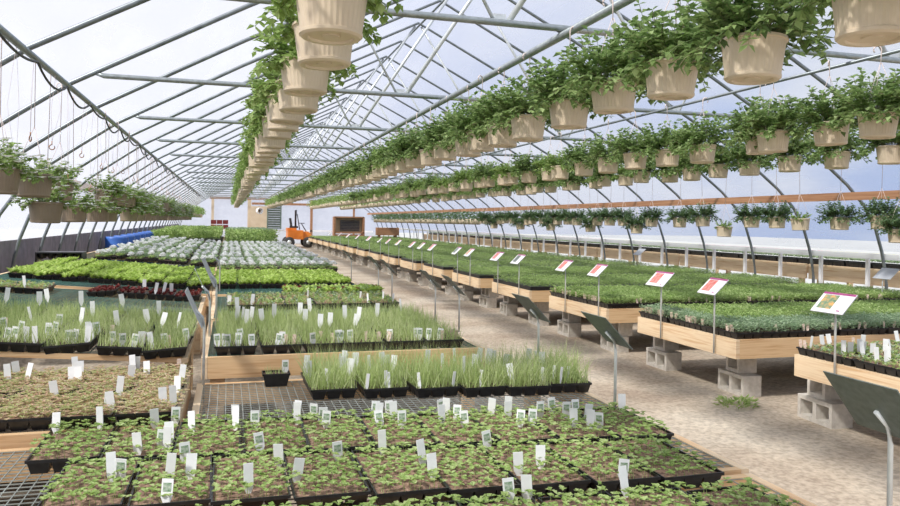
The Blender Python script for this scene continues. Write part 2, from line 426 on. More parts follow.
for rn, x, ys, desc, style, grp in rows:
    for i, y in enumerate(ys):
        random.seed(i*31+ord(rn[0]))
        xx = x+(random.uniform(-.1,.1) if rn in 'CD' else random.uniform(-.03,.03))
        st = style
        if rn == 'C' and (y > 9 or i in (9,)): st = 'lime' if i % 3 else 'basket'
        if rn == 'D' and i > 8 and i % 2: st = 'lime'
        if rn == 'B' and i > 14: st = 'lime' if i % 2 else 'basket'
        if rn == 'A': st = 'lime'
        lab = rowlab(desc, i) or f'small distant tan basket towards the back wall in the {desc}'
        basket((xx, y, (2.435 if rn == 'A' else 2.41)+random.uniform(-.015,.015)), st, .47, lab, grp); nb += 1
    rest += [(x, yy, 2.41, 'lime') for yy in far_from(ys[-1]+.6, 43, .6)]
# right wall row
ey = [6.9,7.45,7.82,8.42,9.17,9.72,10.33,10.95,11.55,12.3,13.3]
ey = seq(0, ey, .55, 24)
for i, y in enumerate(ey):
    random.seed(i); low = i in (1,) or (i > 4 and i % 4 == 3)
    lab = (f'tan basket of dark leaves, {ORD[i]} from the right picture edge along the right wall' if i < 12 else 'small distant tan basket of dark leaves in the row along the right wall')
    st = 'small' if i in (4,7) else 'dark'
    basket((8.13+random.uniform(-.06,.06), y, 1.60 if low else 1.75+random.uniform(-.02,.02)), st, 1.08, lab, 'baskets along the right wall'); nb += 1
rest += [(8.13, y, 1.73, 'dark') for y in far_from(24.3, 43, .45)]
# left wall rows
fy = seq(0, [5.05,5.75,6.42,7.6,9.55,10.4], 1.15, 30); gy = seq(0, [6.95,8.3,9.35], 1.15, 30)
for nm, L, z, hg in (('upper', fy, 1.92, .9), ('lower', gy, 1.72, 1.08)):
    for i, y in enumerate(L):
        random.seed(i+99)
        lab = (f'shade-toned tan basket with white flowers, {ORD[i]} from the front in the {nm} left wall row' if i < 10 else f'small distant shade-toned tan basket in the {nm} row along the left wall')
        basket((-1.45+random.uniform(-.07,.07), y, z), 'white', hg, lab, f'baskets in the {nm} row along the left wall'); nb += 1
rest += [(-1.45, y, 1.85, 'lime') for y in far_from(30.5, 42, .9)]
# everything beyond: one object
b = MB(); random.seed(5)
for (x, y, z, st) in rest:
    b.mat(M['pot']).lathe([(.0001,0),(.137,0),(.112,-.19),(.0001,-.2)], 10, (x,y,z))
    b.tube([(x,y,z),(x,y,z+(.46 if z > 2 else 1.05))], .003, 3, False)
    b.mat(M['leaf_dark' if st == 'dark' else 'leaf_lime'])
    for q in range(85):
        a = random.uniform(0,2*PI); r = .26*math.sqrt(random.random()); p = Vector((x+r*math.cos(a), y+r*math.sin(a), z+random.uniform(-.06,.24)))
        b.leaf(p, Vector((math.cos(a),math.sin(a),random.uniform(-.5,.9))), .085, .065)
tag(b.build('distant_baskets'), 'tiny far ends of the hanging basket rows in front of the back wall', 'hanging baskets', None, 'stuff')

# hanging wire strings with hooks on the left purlin
def string_mesh(seed):
    random.seed(seed); b = MB().mat(M['wire']); h = random.uniform(.45,.85)
    b.tube([(0,0,0),(.03,0,-h*.5),(.02,.01,-h)], .0014, 4); b.tube([(0,0,0),(-.04,.03,-h*.5),(.02,.01,-h)], .0012, 4); b.mat(M['brown_wood'])
    hook = [(.02,.01,-h)]+[(.02+.022*math.sin(a), .01, -h-.03+.022*math.cos(a)-.02) for a in [q*.75 for q in range(8)]]
    b.tube(hook, .005, 5); return b.mesh('wire_hook')
SM = [string_mesh(i) for i in range(5)]
s0 = None
for i in range(34):
    random.seed(i+500); y = 4.6+i*.62+random.uniform(-.2,.2); loc = (-1.43, y, 2.78)
    lab = f'empty wire hook, {ORD[i]} along the left purlin from the front' if i < 12 else 'small distant empty wire hook hanging from the left purlin'
    o = obj('wire_hook', SM[i % 5], None, loc); o.rotation_euler = (0,0,random.uniform(0,6)); tag(o, lab, 'hook', 'empty wire hooks under the left purlin')

# ------------------------------------------------------------------ trays
def tray_mesh(w, d, h=.06, nx=3, ny=6, soil='soil', seed=0):
    b = MB().mat(M['tray']); t = .006
    for sx in (-1,1): b.box((sx*(w/2-t/2),0,h-.006),(t,d,.012))
    for sy in (-1,1): b.box((0,sy*(d/2-t/2),h-.006),(w-2*t,t,.012))
    cw, cd = (w-2*t)/nx, (d-2*t)/ny
    for i in range(nx):
        for j in range(ny):
            b.frustum((-w/2+t+cw*(i+.5), -d/2+t+cd*(j+.5), 0), (cw*.72,cd*.72), (cw*.985,cd*.985), h-.012, False)
    b.mat(M[soil]); v0 = len(b.v)
    b.v += [(-w/2+t,-d/2+t,h-.011),(w/2-t,-d/2+t,h-.011),(w/2-t,d/2-t,h-.011),(-w/2+t,d/2-t,h-.011)]; b.face((v0,v0+1,v0+2,v0+3))
    return b.mesh('seedling_tray')
def grid(w, d, nx, ny, jit=.3):
    for i in range(nx):
        for j in range(ny):
            yield Vector((-w/2+w*(i+.5+random.uniform(-jit,jit))/nx, -d/2+d*(j+.5+random.uniform(-jit,jit))/ny, .05))
def veg(kind, w, d, seed):
    random.seed(seed); b = MB()
    if kind in ('dense', 'pale'):
        mat = M['leaf_bed'] if kind == 'dense' else M['leaf_bed_pale']; b.mat(mat)
        for p in grid(w, d, 7, 14):
            hh = random.uniform(.06,.10)
            for k in range(14):
                a = random.uniform(0,2*PI); z = hh*random.random()**.6; r = .018*random.random()
                b.leaf(p+Vector((r*math.cos(a), r*math.sin(a), z)), Vector((math.cos(a),math.sin(a),random.uniform(-.2,.7))), random.uniform(.02,.036), .015)
    elif kind in ('grass', 'tallgrass'):
        b.mat(M['leaf_grass'])
        for p in grid(w, d, *((19,34) if kind == 'tallgrass' else (15,28)), .5):
            a = random.uniform(0,2*PI); t = random.uniform(0,.7)
            b.blade(p, Vector((math.cos(a)*t,math.sin(a)*t,1)).normalized(), random.uniform(.08,.17)*(1.6 if kind == 'tallgrass' else 1), .0065, random.uniform(0,.45))
    elif kind == 'sprout':
        for p in grid(w, d, 15, 28, .5):
            a = random.uniform(0,2*PI); b.mat(M['leaf_sprout'])
            d0 = Vector((math.cos(a)*.9,math.sin(a)*.9,random.uniform(.2,1))).normalized(); l = random.uniform(.03,.07)
            b.blade(p, d0, l, .005, .2)
            for k in range(3): b.leaf(p+d0*l*.8, Vector((math.cos(a+k*2),math.sin(a+k*2),.4)), random.uniform(.015,.028), .014)
    elif kind == 'clover':
        b.mat(M['leaf_clover'])
        for p in grid(w, d, 9, 17, .45):
            hh = random.uniform(.015,.045)
            for k in range(5):
                a = random.uniform(0,2*PI); l = random.uniform(.014,.026)
                b.leaf(p+Vector((0,0,hh)), Vector((math.cos(a),math.sin(a),random.uniform(.1,.7))), l, l*.85, .15)
            b.blade(p, Vector((0,0,1)), hh, .003, 0)
    elif kind in ('lettuce', 'red', 'mixed'):
        for p in grid(w, d, 4, 7, .2):
            mat = M['leaf_lettuce'] if kind == 'lettuce' else M['leaf_red']
            if kind == 'mixed': mat = random.choice([M['leaf_red'], M['leaf_lettuce'], M['leaf_lettuce'], M['leaf_bed']])
            b.mat(mat); S_ = 1 if kind != 'red' else .55
            for k in range(13):
                a = random.uniform(0,2*PI); l = random.uniform(.05,.085)*S_
                b.leaf(p+Vector((0,0,random.uniform(0,.025)*S_)), Vector((math.cos(a),math.sin(a),random.uniform(.5,1.8))), l, l*.65, random.uniform(-.2,.4))
    elif kind == 'silver':
        for p in grid(w, d, 3, 4, .25):
            b.mat(M['leaf_bed'])
            for k in range(14):
                a = random.uniform(0,2*PI); b.leaf(p, Vector((math.cos(a),math.sin(a),random.uniform(.4,1))), .085, .04)
            b.mat(M['leaf_silver'])
            for k in range(26):
                a = random.uniform(0,2*PI); q = random.uniform(0,1.5); r = .031
                n = Vector((math.cos(a)*math.sin(q), math.sin(a)*math.sin(q), math.cos(q)))
                b.leaf(p+n*r+Vector((0,0,.075)), n+Vector((random.uniform(-.5,.5),random.uniform(-.5,.5),.2)), .04, .038)
    elif kind == 'green':
        b.mat(M['leaf_bed_pale'])
        for p in grid(w, d, 5, 7, .3):
            for k in range(14):
                a = random.uniform(0,2*PI)
                b.leaf(p+Vector((0,0,random.uniform(0,.08))), Vector((math.cos(a),math.sin(a),random.uniform(.2,1.2))), random.uniform(.03,.05), .022)
    elif kind == 'few':     # low mixed young plants, pale and sparse
        for p in grid(w, d, 6, 11, .3):
            b.mat(random.choice([M['leaf_clover'], M['leaf_bed'], M['leaf_bed_pale'], M['leaf_sprout']]))
            for k in range(8):
                a = random.uniform(0,2*PI); l = random.uniform(.018,.035)
                b.leaf(p+Vector((0,0,random.uniform(0,.03))), Vector((math.cos(a),math.sin(a),random.uniform(.1,1))), l, l*.6)
    elif kind in ('pink', 'yellow'):
        for p in grid(w, d, 5, 8, .3):
            b.mat(M['leaf_bed_pale'])
            for k in range(7):
                a = random.uniform(0,2*PI); b.leaf(p+Vector((0,0,.02)), Vector((math.cos(a),math.sin(a),.7)), .05, .025)
            b.mat(M['petal_pink' if kind == 'pink' else 'petal_yellow'])
            for k in range(5):
                a = random.uniform(0,2*PI); b.leaf(p+Vector((0,0,.09)), Vector((math.cos(a),math.sin(a),.4)), .03, .028)
    return b.mesh('seedlings')
TW, TD = .275, .54
TM = {s: tray_mesh(TW, TD, soil=s) for s in ('soil', 'soil_red')}
TSQ = tray_mesh(.50, .54, nx=5, ny=5)
VG = {}
def vget(kind, v):
    key = (kind, v)
    if key not in VG:
        w = .50 if kind in ('silver','green') else TW
        VG[key] = veg(kind, w-.012, TD-.012, hash(kind) % 1 + v*7+len(kind)*13)
    return VG[key]
NV = {'dense':4,'pale':2,'grass':4,'tallgrass':3,'sprout':3,'clover':4,'lettuce':3,'red':2,'mixed':2,'silver':3,'green':3,'few':3,'pink':2,'yellow':2}
TP = {}
NAMES = {'silver':('potted_plant_tray','plant tray'),'green':('potted_plant_tray','plant tray'),'pink':('flower_tray','flower tray'),'yellow':('flower_tray','flower tray')}
def tray(kind, loc, rot, label, group, sz=1):
    nm_, cat_ = NAMES.get(kind, ('seedling_tray','seedling tray'))
    v = random.randrange(NV[kind]); key = (kind, v)
    if key not in TP:
        me = TSQ if kind in ('silver','green') else TM['soil_red' if kind in ('sprout','clover','few') else 'soil']
        t = obj(nm_, me, None, loc); t.rotation_euler = rot; tag(t, label, cat_, group); t.scale.z = sz
        sd_ = obj('seedlings', vget(kind, v), t); sd_['kind'] = 'stuff'
        TP[key] = obj('seedling_tray_source', me); src = TP[key]; tag(src, label, cat_, group)
        sd_ = obj('seedlings', vget(kind, v), src); sd_['kind'] = 'stuff'; return t
    src = TP[key]
    t = src.copy(); COL.objects.link(t); t.name = nm_; t.scale.z = sz; t.location = loc; t.rotation_euler = rot; t['label'] = label; t['group'] = group
    for ch in list(src.children):
        c = ch.copy(); COL.objects.link(c); c.parent = t
    return t
def tag_mesh(w, h, mat, pr=False):
    w *= 1.15
    b = MB().mat(mat); t = .0015; v0 = len(b.v)
    P = [(-w/2,-.01),(w/2,-.01),(w/2,h),(-w/2,h)]
    P = [(0,-.03),(w/2,.012),(w/2,h),(-w/2,h),(-w/2,.012)]
    for y in (-t,t):
        for x, z in P: b.v.append((x,y,z))
    b.face((0,1,2,3,4)); b.face((9,8,7,6,5))
    for i in range(5):
        j = (i+1) % 5; b.face((i,i+5,j+5,j))
    if pr: b.mat(M['tag_print']).box((0,-t-.0008,h*.62),(w*.7,.0012,h*.4))
    return b.mesh('plant_tag')
TAG = [tag_mesh(.034,.085,M['tag']), tag_mesh(.030,.10,M['tag']), tag_mesh(.036,.075,M['tag'],True), tag_mesh(.016,.09,M['tag']), tag_mesh(.022,.06,M['tan_tag'])]
ALLTRAYS = []
def put_tag(x, y, which, hgt=.0):
    """stick a tag in whichever tray lies at (x, y)"""
    best = None
    for t in ALLTRAYS:
        dx, dy = x-t.location.x, y-t.location.y; c, s = math.cos(-t.rotation_euler.z), math.sin(-t.rotation_euler.z)
        lx, ly = dx*c-dy*s, dx*s+dy*c
        if abs(lx) < TW/2+.03 and abs(ly) < TD/2+.06: best = (t, max(-TW/2+.02,min(TW/2-.02,lx)), max(-TD/2+.02,min(TD/2-.02,ly))); break
    if not best: return
    t, lx, ly = best
    if len([1 for c in t.children]) > 60: return
    o = obj('plant_tag', TAG[which], t, (lx, ly, .06+hgt)); o.rotation_euler = (R(random.uniform(-14,8)), R(random.uniform(-8,8)), -t.rotation_euler.z+R(random.uniform(-35,15)))

def fill(kind, x0, y0, nx, ny, z, labf, group, pitch=(.283,.55), tilt=0, xpiv=-.25, skew=0, jit=.008, rz=0, turn=False):
    out = []
    for j in range(ny):
        for i in range(nx):
            x = x0+(i+.5)*pitch[0]; y = y0+(j+.5)*pitch[1]+skew*(xpiv-x)
            zz = z+math.tan(tilt)*(xpiv-x)
            loc = (x+random.uniform(-jit,jit), y+random.uniform(-jit,jit), zz)
            k = kind(i, j) if callable(kind) else kind
            t = tray(k, loc, (0, tilt, R(random.choice([0,180]))+R(random.uniform(-1,1))+rz), labf(i, j), group)
            out.append(t); ALLTRAYS.append(t)
    return out

def ruffle_mesh_bench(name, x0, x1, y0, y1, ztop, bh, label, group, mesh='grey_mesh', legs='leg', front='pine_x', tilt=0, bars=.05, lh=None):
    """timber framed bench with wire-mesh top"""
    t = thing(name, label, 'bench', ((x0+x1)/2, (y0+y1)/2, 0), 0, group); w, d = x1-x0, y1-y0
    def P(x, z): return z-math.tan(tilt)*(x-w/2)
    def board(nm, a, c, th, along):
        b = MB().mat(M['pine'] if along == 'y' else M[front])
        (ax, ay), (cx, cy) = a, c
        v0 = len(b.v)
        if along == 'y':
            for yy in (ay, cy):
                for xx, zz in ((ax-th/2,ztop-bh),(ax+th/2,ztop-bh),(ax+th/2,ztop),(ax-th/2,ztop)): b.v.append((xx,yy,P(ax,zz)))
        else:
            for xx in (ax, cx):
                for yy, zz in ((ay-th/2,ztop-bh),(ay+th/2,ztop-bh),(ay+th/2,ztop),(ay-th/2,ztop)): b.v.append((xx,yy,P(xx,zz)))
        b.face((v0,v0+1,v0+2,v0+3)); b.face((v0+7,v0+6,v0+5,v0+4))
        for i in range(4):
            j = (i+1) % 4; b.face((v0+i,v0+4+i,v0+4+j,v0+j))
        return b.build(nm, None, t)
    board('side_board', (-w/2+.02,-d/2), (-w/2+.02,d/2), .038, 'y'); board('side_board', (w/2-.02,-d/2), (w/2-.02,d/2), .038, 'y')
    board('end_board', (-w/2+.04,-d/2+.02), (w/2-.04,-d/2+.02), .038, 'x'); board('end_board', (-w/2+.04,d/2-.02), (w/2-.04,d/2-.02), .038, 'x')
    b = MB().mat(M[mesh]); zt = ztop-.004
    n = int((w-.08)/bars); m = int((d-.08)/bars)
    for i in range(n+1):
        x = -w/2+.04+(w-.08)*i/n; b.box((x,0,P(x,zt)-.002),(.004,d-.08,.004))
    for j in range(m+1):
        y = -d/2+.04+(d-.08)*j/m; v0 = len(b.v)
        for xx in (-w/2+.04, w/2-.04):
            for yy, dz in ((y-.002,-.003),(y+.002,-.003),(y+.002,.001),(y-.002,.001)): b.v.append((xx,yy,P(xx,zt)+dz))
        for i in range(4):
            k = (i+1) % 4; b.face((v0+i,v0+4+i,v0+4+k,v0+k))
    b.build('wire_mesh_top', None, t)
    if legs == 'leg':
        for sx in (-1,1):
            for sy in (-1,1):
                x = sx*(w/2-.10); top = P(x, ztop-bh)
                MB().mat(M['pine']).box((x, sy*(d/2-.10), (top+FZ)/2), (.09,.09,top-FZ)).build('leg', None, t)
    return t

# ---- right side pine benches
blk = None
def block_mesh(L):
    b = MB().mat(M['concrete']); h, d, w = .19, .19, .032
    b.box((0,0,w/2),(d,L,w)); b.box((0,0,h-w/2),(d,L,w))
    n = 3 if L > .3 else 2
    for i in range(n):
        y = -L/2+w/2+(L-w)*i/(n-1); b.box((0,y,h/2),(d-.001,w+(.006 if 0 < i < n-1 else 0),h-2*w))
    return b.mesh('cinder_block')
BL, BS = block_mesh(.39), block_mesh(.20)
BY = [3.25+2.37*k for k in range(17)]      # front ends
BY[0] = 3.25
DEP = 1.66
bench_sets = []
mini = {}
for k, y0 in enumerate(BY):
    y1 = y0+DEP
    nm = ORD[k] if k < 20 else ''
    ruffle_mesh_bench('pine_bench', 4.3, 9.35, y0, y1, .60, .17, f'long pine framed bench on cinder blocks, {nm} from the front, right of the aisle', 'pine benches right of the aisle', legs='', bars=.1)
    for (cx, cy, w_) in ((4.60, y0+.34, 'near'), (4.58, y1-.08 if k else y1-.02, 'far')):
        lo = obj('cinder_block', BL, None, (cx, cy, FZ)); lo.rotation_euler = (0,0,R(random.uniform(-4,4)))
        tag(lo, f'lower cinder block, {w_} aisle corner of the {nm} pine bench from the front', 'cinder block', 'cinder blocks under the pine benches')
        up = obj('cinder_block', BS if w_ == 'far' or k % 2 else BL, None, (cx+.05, cy+.04, FZ+.19)); up.rotation_euler = (0,0,R(random.uniform(-8,8)))
        tag(up, f'upper cinder block, {w_} aisle corner of the {nm} pine bench from the front', 'cinder block', 'cinder blocks under the pine benches')
    for qi, cx in enumerate((6.7, 9.1)):
        if k > 6: continue
        for cy, w_ in ((y0+.3,'near'), (y1-.3,'far')):
            for z_, u_ in ((FZ,'lower'),(FZ+.19,'upper')):
                o = obj('cinder_block', BL, None, (cx, cy, z_))
                tag(o, f'{u_} cinder block in shade, {["middle","wall end"][qi]} {w_} pile under the {nm} pine bench', 'cinder block', 'cinder blocks under the pine benches')
random.seed(3)
EDGE = ['near', 'middle', 'far']
# bench 0: young mixed plants with many white tags
def lab0(i, j): return (f'tray of young mixed plants, {EDGE[j]} of three at the aisle edge, frontmost pine bench' if i == 0 else 'black tray of low mixed young plants behind the aisle edge, frontmost pine bench')
fill('few', 4.31, 3.26, 5, 3, .60, lab0, 'trays on the frontmost pine bench')
for k in range(1, 3):
    nm = ORD[k]
    kind = (lambda i, j: 'pale' if (j == 0 or i == 0) else 'dense') if k == 1 else 'dense'
    def lab(i, j, nm=nm): return (f'tray of dense bedding plants, {EDGE[j]} of three at aisle edge, {nm} pine bench' if i == 0 else f'black tray of dense green bedding plants behind the aisle edge, {nm} pine bench')
    fill(kind, 4.31, BY[k]+.01, 13 if k == 1 else 17, 3, .60, lab, f'green trays on the {nm} pine bench')
# beyond: one stuff object
b = MB(); random.seed(77)
for k in range(3, 17):
    y0 = BY[k]; far = k > 9
    b.mat(M['tray']).box((6.82, y0+DEP/2, .63), (5.0, DEP-.02, .055))
    b.mat(M['leaf_bed'])
    st = (.034 if k < 5 else .045) if not far else .075
    nx = int(5.0/st); ny = int((DEP-.02)/st)
    for i in range(nx):
        for j in range(ny):
            p = Vector((4.33+5.0*(i+random.random())/nx, y0+.01+(DEP-.02)*(j+random.random())/ny, .655))
            for q in range(4 if k < 5 else 3):
                a = random.uniform(0,2*PI)
                b.leaf(p+Vector((random.uniform(-.02,.02),random.uniform(-.02,.02),random.uniform(.0,.08))), Vector((math.cos(a),math.sin(a),random.uniform(-.2,.7))), max(.03,st*.75), max(.016,st*.42))
tag(b.build('distant_bedding_trays'), 'far trays of green bedding plants on the pine benches towards the back wall', 'seedling trays', None, 'stuff')

# ---- left side benches
ruffle_mesh_bench('mesh_bench', -.18, 2.18, 2.75, 5.03, .55, .14, 'low wire mesh bench under the small black pot and grassy trays', 'wire mesh benches left of the aisle', bars=.045)
ruffle_mesh_bench('mesh_bench', -2.55, -.22, 3.84, 5.06, .60, .14, 'wire mesh bench at the left picture edge under reddish sprouts', 'wire mesh benches left of the aisle', bars=.09)
ruffle_mesh_bench('mesh_bench', -2.55, -.22, 2.72, 3.80, .55, .14, 'wire mesh bench left of the nearest clover leaved trays', 'wire mesh benches left of the aisle', bars=.045)
ruffle_mesh_bench('mesh_bench', -2.45, 2.15, .4, 2.70, .55, .14, 'nearest wire mesh bench under the trays closest to the camera', 'wire mesh benches left of the aisle', bars=.09)
TL = R(4.2)
rb = [(5.10,6.95),(7.08,9.15),(9.32,12.9),(13.0,17.0),(17.1,21.2),(21.3,26.2),(26.3,31),(31.2,36),(36.2,40)]
for i, (y0, y1) in enumerate(rb):
    ruffle_mesh_bench('mesh_bench', -.16 if i < 2 else -.185, 1.78, y0, y1, .70, .14, f'timber framed wire mesh bench beside the aisle, {ORD[i]} behind the small black pot', 'aisle side mesh benches', mesh='green_mesh', bars=.05 if i < 3 else .2)
    ruffle_mesh_bench('mesh_bench', -2.7, -.24 if i < 2 else -.19, y0+.02, y1, .70, .14 if i else .035, f'tilted wire mesh bench towards the left wall, {ORD[i]} row behind the foreground sprouts', 'wall side mesh benches', mesh='green_mesh', tilt=TL, bars=.05 if i < 3 else .2)
random.seed(11)
def L3(txt):
    def f(i, j): return txt.format(r=['front','second','third','fourth','fifth','sixth'][j], c=ORD[i])
    return f
# foreground
fill('clover', -.78, 3.34, 10, 1, .55, L3('tray of clover leaved seedlings, {c} from the left in the back row'), 'clover leaved seedling trays in the foreground', skew=.10)
fill('clover', -.62, 2.77, 9, 1, .55, L3('tray of clover leaved seedlings, {c} from the left in the middle row'), 'clover leaved seedling trays in the foreground', skew=.10)
fill('clover', -.62, 2.10, 9, 1, .55, L3('tray of clover leaved seedlings, {c} from the left in the nearest row'), 'clover leaved seedling trays in the foreground', skew=.10)
fill('sprout', -2.49, 3.86, 8, 2, .60, L3('tray of reddish sprouting seedlings, {c} from the left, {r} row, left foreground'), 'reddish sprout trays in the left foreground', pitch=(.283,.585))
# grassy tray group on the low bench, irregularly laid
for i, (x, y, rz_) in enumerate([(.60,4.66,1),(.90,4.62,2),(1.20,4.57,3),(1.49,4.52,2),(1.78,4.48,-3),(2.07,4.50,-6)]):
    t = tray('tallgrass', (x, y, .555), (0,0,R(rz_)), f'black tray of tall grassy seedlings, {ORD[i]} from the left beside the small black pot', 'grassy trays on the low bench'); ALLTRAYS.append(t)
fill('grass', -.09, 5.14, 6, 3, .70, L3('black tray of tall grassy seedlings, {c} from the sign posts, {r} row, aisle side'), 'grassy trays on the aisle side bench', pitch=(.29,.56))
fill('grass', -2.50, 5.08, 8, 3, .70, L3('black tray of tall grassy seedlings, {c} from the left, {r} row, wall side'), 'grassy trays on the wall side bench', tilt=TL, skew=.02)
def gro(txt): return lambda i, j: txt.format(c=ORD[i], r=ORD[j])
fill('few', -.02, 7.62, 6, 2, .70, gro('tray of low seedlings, {c} from the sign posts, {r} row behind grassy trays'), 'low seedling trays behind the aisle side grassy trays', pitch=(.29,.55))
fill('mixed', .62, 8.73, 4, 1, .70, gro('tray of red and green lettuce, {c} from the left, in front of the bright lettuce'), 'red and green lettuce trays', pitch=(.29,.56))
fill('few', -2.62, 8.35, 3, 1, .70, gro('tray of low seedlings with white tags, {c} from the left wall, behind the grassy trays'), 'low seedling trays near the left wall', tilt=TL)
fill('red', -1.40, 8.45, 4, 1, .70, gro('black tray of dark red seedlings, {c} from the left, in front of the bright lettuce'), 'dark red seedling trays', tilt=TL)
fill('lettuce', -2.515, 9.75, 8, 5, .70, gro('black tray of bright green lettuce, {c} from the left, {r} row, wall side'), 'bright lettuce trays on the wall side', tilt=TL, skew=.12, pitch=(.29,.56))
fill('lettuce', -.185, 10.05, 6, 4, .70, gro('black tray of bright green lettuce, {c} from the sign posts, {r} row, aisle side'), 'bright lettuce trays beside the aisle', pitch=(.30,.56))
def wk(i, j): return 'silver' if j % 4 in (0, 1, 3) else 'green'
fill(lambda i, j: 'green' if j % 5 in (1,3,4) else 'silver', -.19, 13.1, 4, 24, .70, lambda i, j: (f'tray of {"pale green" if j % 5 in (1,3,4) else "silvery white"} plants, {ORD[i]} from the left, {ORD[j]} row, aisle side' if j < 6 else f'distant tray of {"pale green" if j % 5 in (1,3,4) else "silvery white"} plants beside the aisle'), 'silvery plant trays beside the aisle', pitch=(.51,.55))
fill(lambda i, j: 'silver' if j % 5 in (0,3) else 'green', -2.35, 14.6, 4, 21, .70, lambda i, j: (f'tray of {"silvery white" if j % 5 in (0,3) else "pale green"} plants, {ORD[i]} from the left, {ORD[j]} row, wall side' if j < 6 else f'distant tray of {"silvery white" if j % 5 in (0,3) else "pale green"} plants towards the left wall'), 'silvery plant trays on the wall side', pitch=(.54,.55), tilt=TL)
# far tall greens
b = MB(); random.seed(9)
for (x0, x1, y0, y1, zb, hh, mt) in ((-.1,1.7,27.3,30.8,.7,.42,'leaf_bed'),(-.1,1.7,31.3,39.5,.7,.40,'leaf_bed_pale'),(-2.5,-.3,26.6,30.8,.85,.25,'leaf_clover'),(-2.5,-.3,31.4,39.5,.85,.3,'leaf_bed')):
    b.mat(M['tray']).box(((x0+x1)/2,(y0+y1)/2,zb+.03),(x1-x0,y1-y0,.06)); b.mat(M[mt])
    for q in range(int((x1-x0)*(y1-y0)*420)):
        p = Vector((random.uniform(x0,x1), random.uniform(y0,y1), zb+.06+random.random()*hh)); a = random.uniform(0,2*PI)
        b.leaf(p, Vector((math.cos(a),math.sin(a),random.uniform(.2,1.5))), .11, .06)
tag(b.build('distant_tall_plants'), 'mass of tall green young plants far down the left benches before the red crates', 'plants', None, 'stuff')
for s in TP.values():
    for c in list(s.children): bpy.data.objects.remove(c)
    bpy.data.objects.remove(s)

# small pot on the mesh bench
t = thing('square_pot', 'small black square pot with sprouts alone on the wire mesh', 'plant pot', (.30,4.88,.552))
b = MB().mat(M['tray']); b.frustum((0,0,0), (.13,.10), (.165,.13), .075, False); b.box((0,.062,.075),(.17,.006,.012)); b.box((0,-.062,.075),(.17,.006,.012)); b.box((.083,0,.075),(.006,.13,.012)); b.box((-.083,0,.075),(.006,.13,.012)); b.mat(M['soil']).box((0,0,.066),(.155,.12,.004)); b.build('pot', None, t)
b = MB().mat(M['leaf_grass'])
for q in range(60):
    a = random.uniform(0,6.28); b.blade(Vector((random.uniform(-.07,.07),random.uniform(-.05,.05),.066)), Vector((math.cos(a)*.3,math.sin(a)*.3,1)).normalized(), random.uniform(.02,.09), .004, .2)
b.build('sprouts', None, t)
obj('plant_tag', TAG[2], t, (.06,.03,.075))
# raised black carrier tray near the left wall
t = thing('pot_carrier', 'raised black six hole carrier tray behind the wall side lettuce', 'carrier tray', (-2.50,12.95,1.04), 0)
b = MB().mat(M['tray']); b.box((0,0,.0),(.66,.36,.02))
for i in range(5):
    b.lathe([(.055,0),(.05,-.05),(.03,-.09),(.0001,-.09)], 12, (-.26+.13*i,-.10,-.005)); b.lathe([(.055,0),(.05,-.05),(.03,-.09),(.0001,-.09)], 12, (-.26+.13*i,.08,-.005))
b.build('carrier_top', None, t)
for sx in (-1,1): MB().mat(M['tray']).box((sx*.32,0,-.085),(.02,.36,.15)).build('leg', None, t)

# ---- plant tags
random.seed(21)
from math import tan
CAMH = 1.6; F_ = 750.0; RHO = .015; HY = -30.7; AX = math.atan(221.5/F_); CA, SA = math.cos(AX), math.sin(AX)
def floor_pt(px, py, Z):   # used only to read measured spots on a bench surface at height Z
    x, y = px-450, py-253; x, y = x+RHO*y, y-RHO*x
    r, z = x/F_, -(y-HY)/F_; t = (Z-CAMH)/z
    return (r*CA+SA)*t, (CA-r*SA)*t
def tags(pts, Z, w, n=1, sp=0, h=0.0):
    for (px, py) in pts:
        for q in range(n):
            x, y = floor_pt(px, py, Z); put_tag(x+random.uniform(-sp,sp), y+random.uniform(-sp,sp), w if isinstance(w, int) else random.choice(w), h)
tags([(8,378),(17,372),(24,364),(34,366),(28,377),(47,358)], .68, [0,1], 1)
tags([(72,378),(80,372),(86,366),(98,360),(88,358),(81,378),(76,370)], .68, [0,1], 1)
tags([(134,376),(140,366),(142,360),(152,360),(147,372),(133,368)], .68, [0,1], 1)
tags([(192,374),(194,362),(190,378),(55,393),(119,391),(180,388),(56,416)], .68, [0,1], 1)
tags([(100,426),(108,416),(120,416),(155,424),(163,412),(182,420),(182,412),(237,420),(236,426),(250,413),(255,424),(302,412),(306,420),(313,414),(322,420),(326,424),(300,406)], .62, [0,1,2])
tags([(366,408),(374,413),(378,418),(388,411),(380,424),(394,416),(402,424),(438,408),(446,412),(442,420),(457,418),(465,424),(485,405),(491,412),(508,410),(508,416),(520,423),(532,422),(552,410),(566,414),(574,424),(590,425),(606,425),(595,418),(578,412),(540,414),(622,408)], .62, [2,2,0])
for r_ in range(26): tags([(random.uniform(110,640), random.uniform(430,500))], .62, [0,1,2])
tags([(327,384),(386,386),(413,392),(441,392),(466,394),(482,390),(496,388),(553,380),(563,384)], .62, 3, h=.01)
tags([(300,372),(302,378),(345,366),(352,372),(349,362),(388,362),(393,368),(505,370),(511,378),(494,366),(519,362),(527,364),(536,362),(509,368)], .64, [0,1], h=.03)
tags([(10,334),(20,338),(5,338),(47,340),(55,336),(60,330),(90,340),(98,336),(112,342),(122,343),(133,343),(146,340),(153,338),(180,344),(190,336),(109,333)], .80, [2,2,4], h=.0)
tags([(10,312),(20,300),(33,303),(45,314),(52,310),(60,308),(85,312),(92,306),(130,310)], .84, [0,1], h=.07)
tags([(238,343),(241,338),(252,345),(278,343),(281,338),(314,343),(321,338),(324,344),(360,343),(366,338),(369,344),(402,343),(419,343),(436,343),(443,343),(450,342),(474,343)], .77, [2,4])
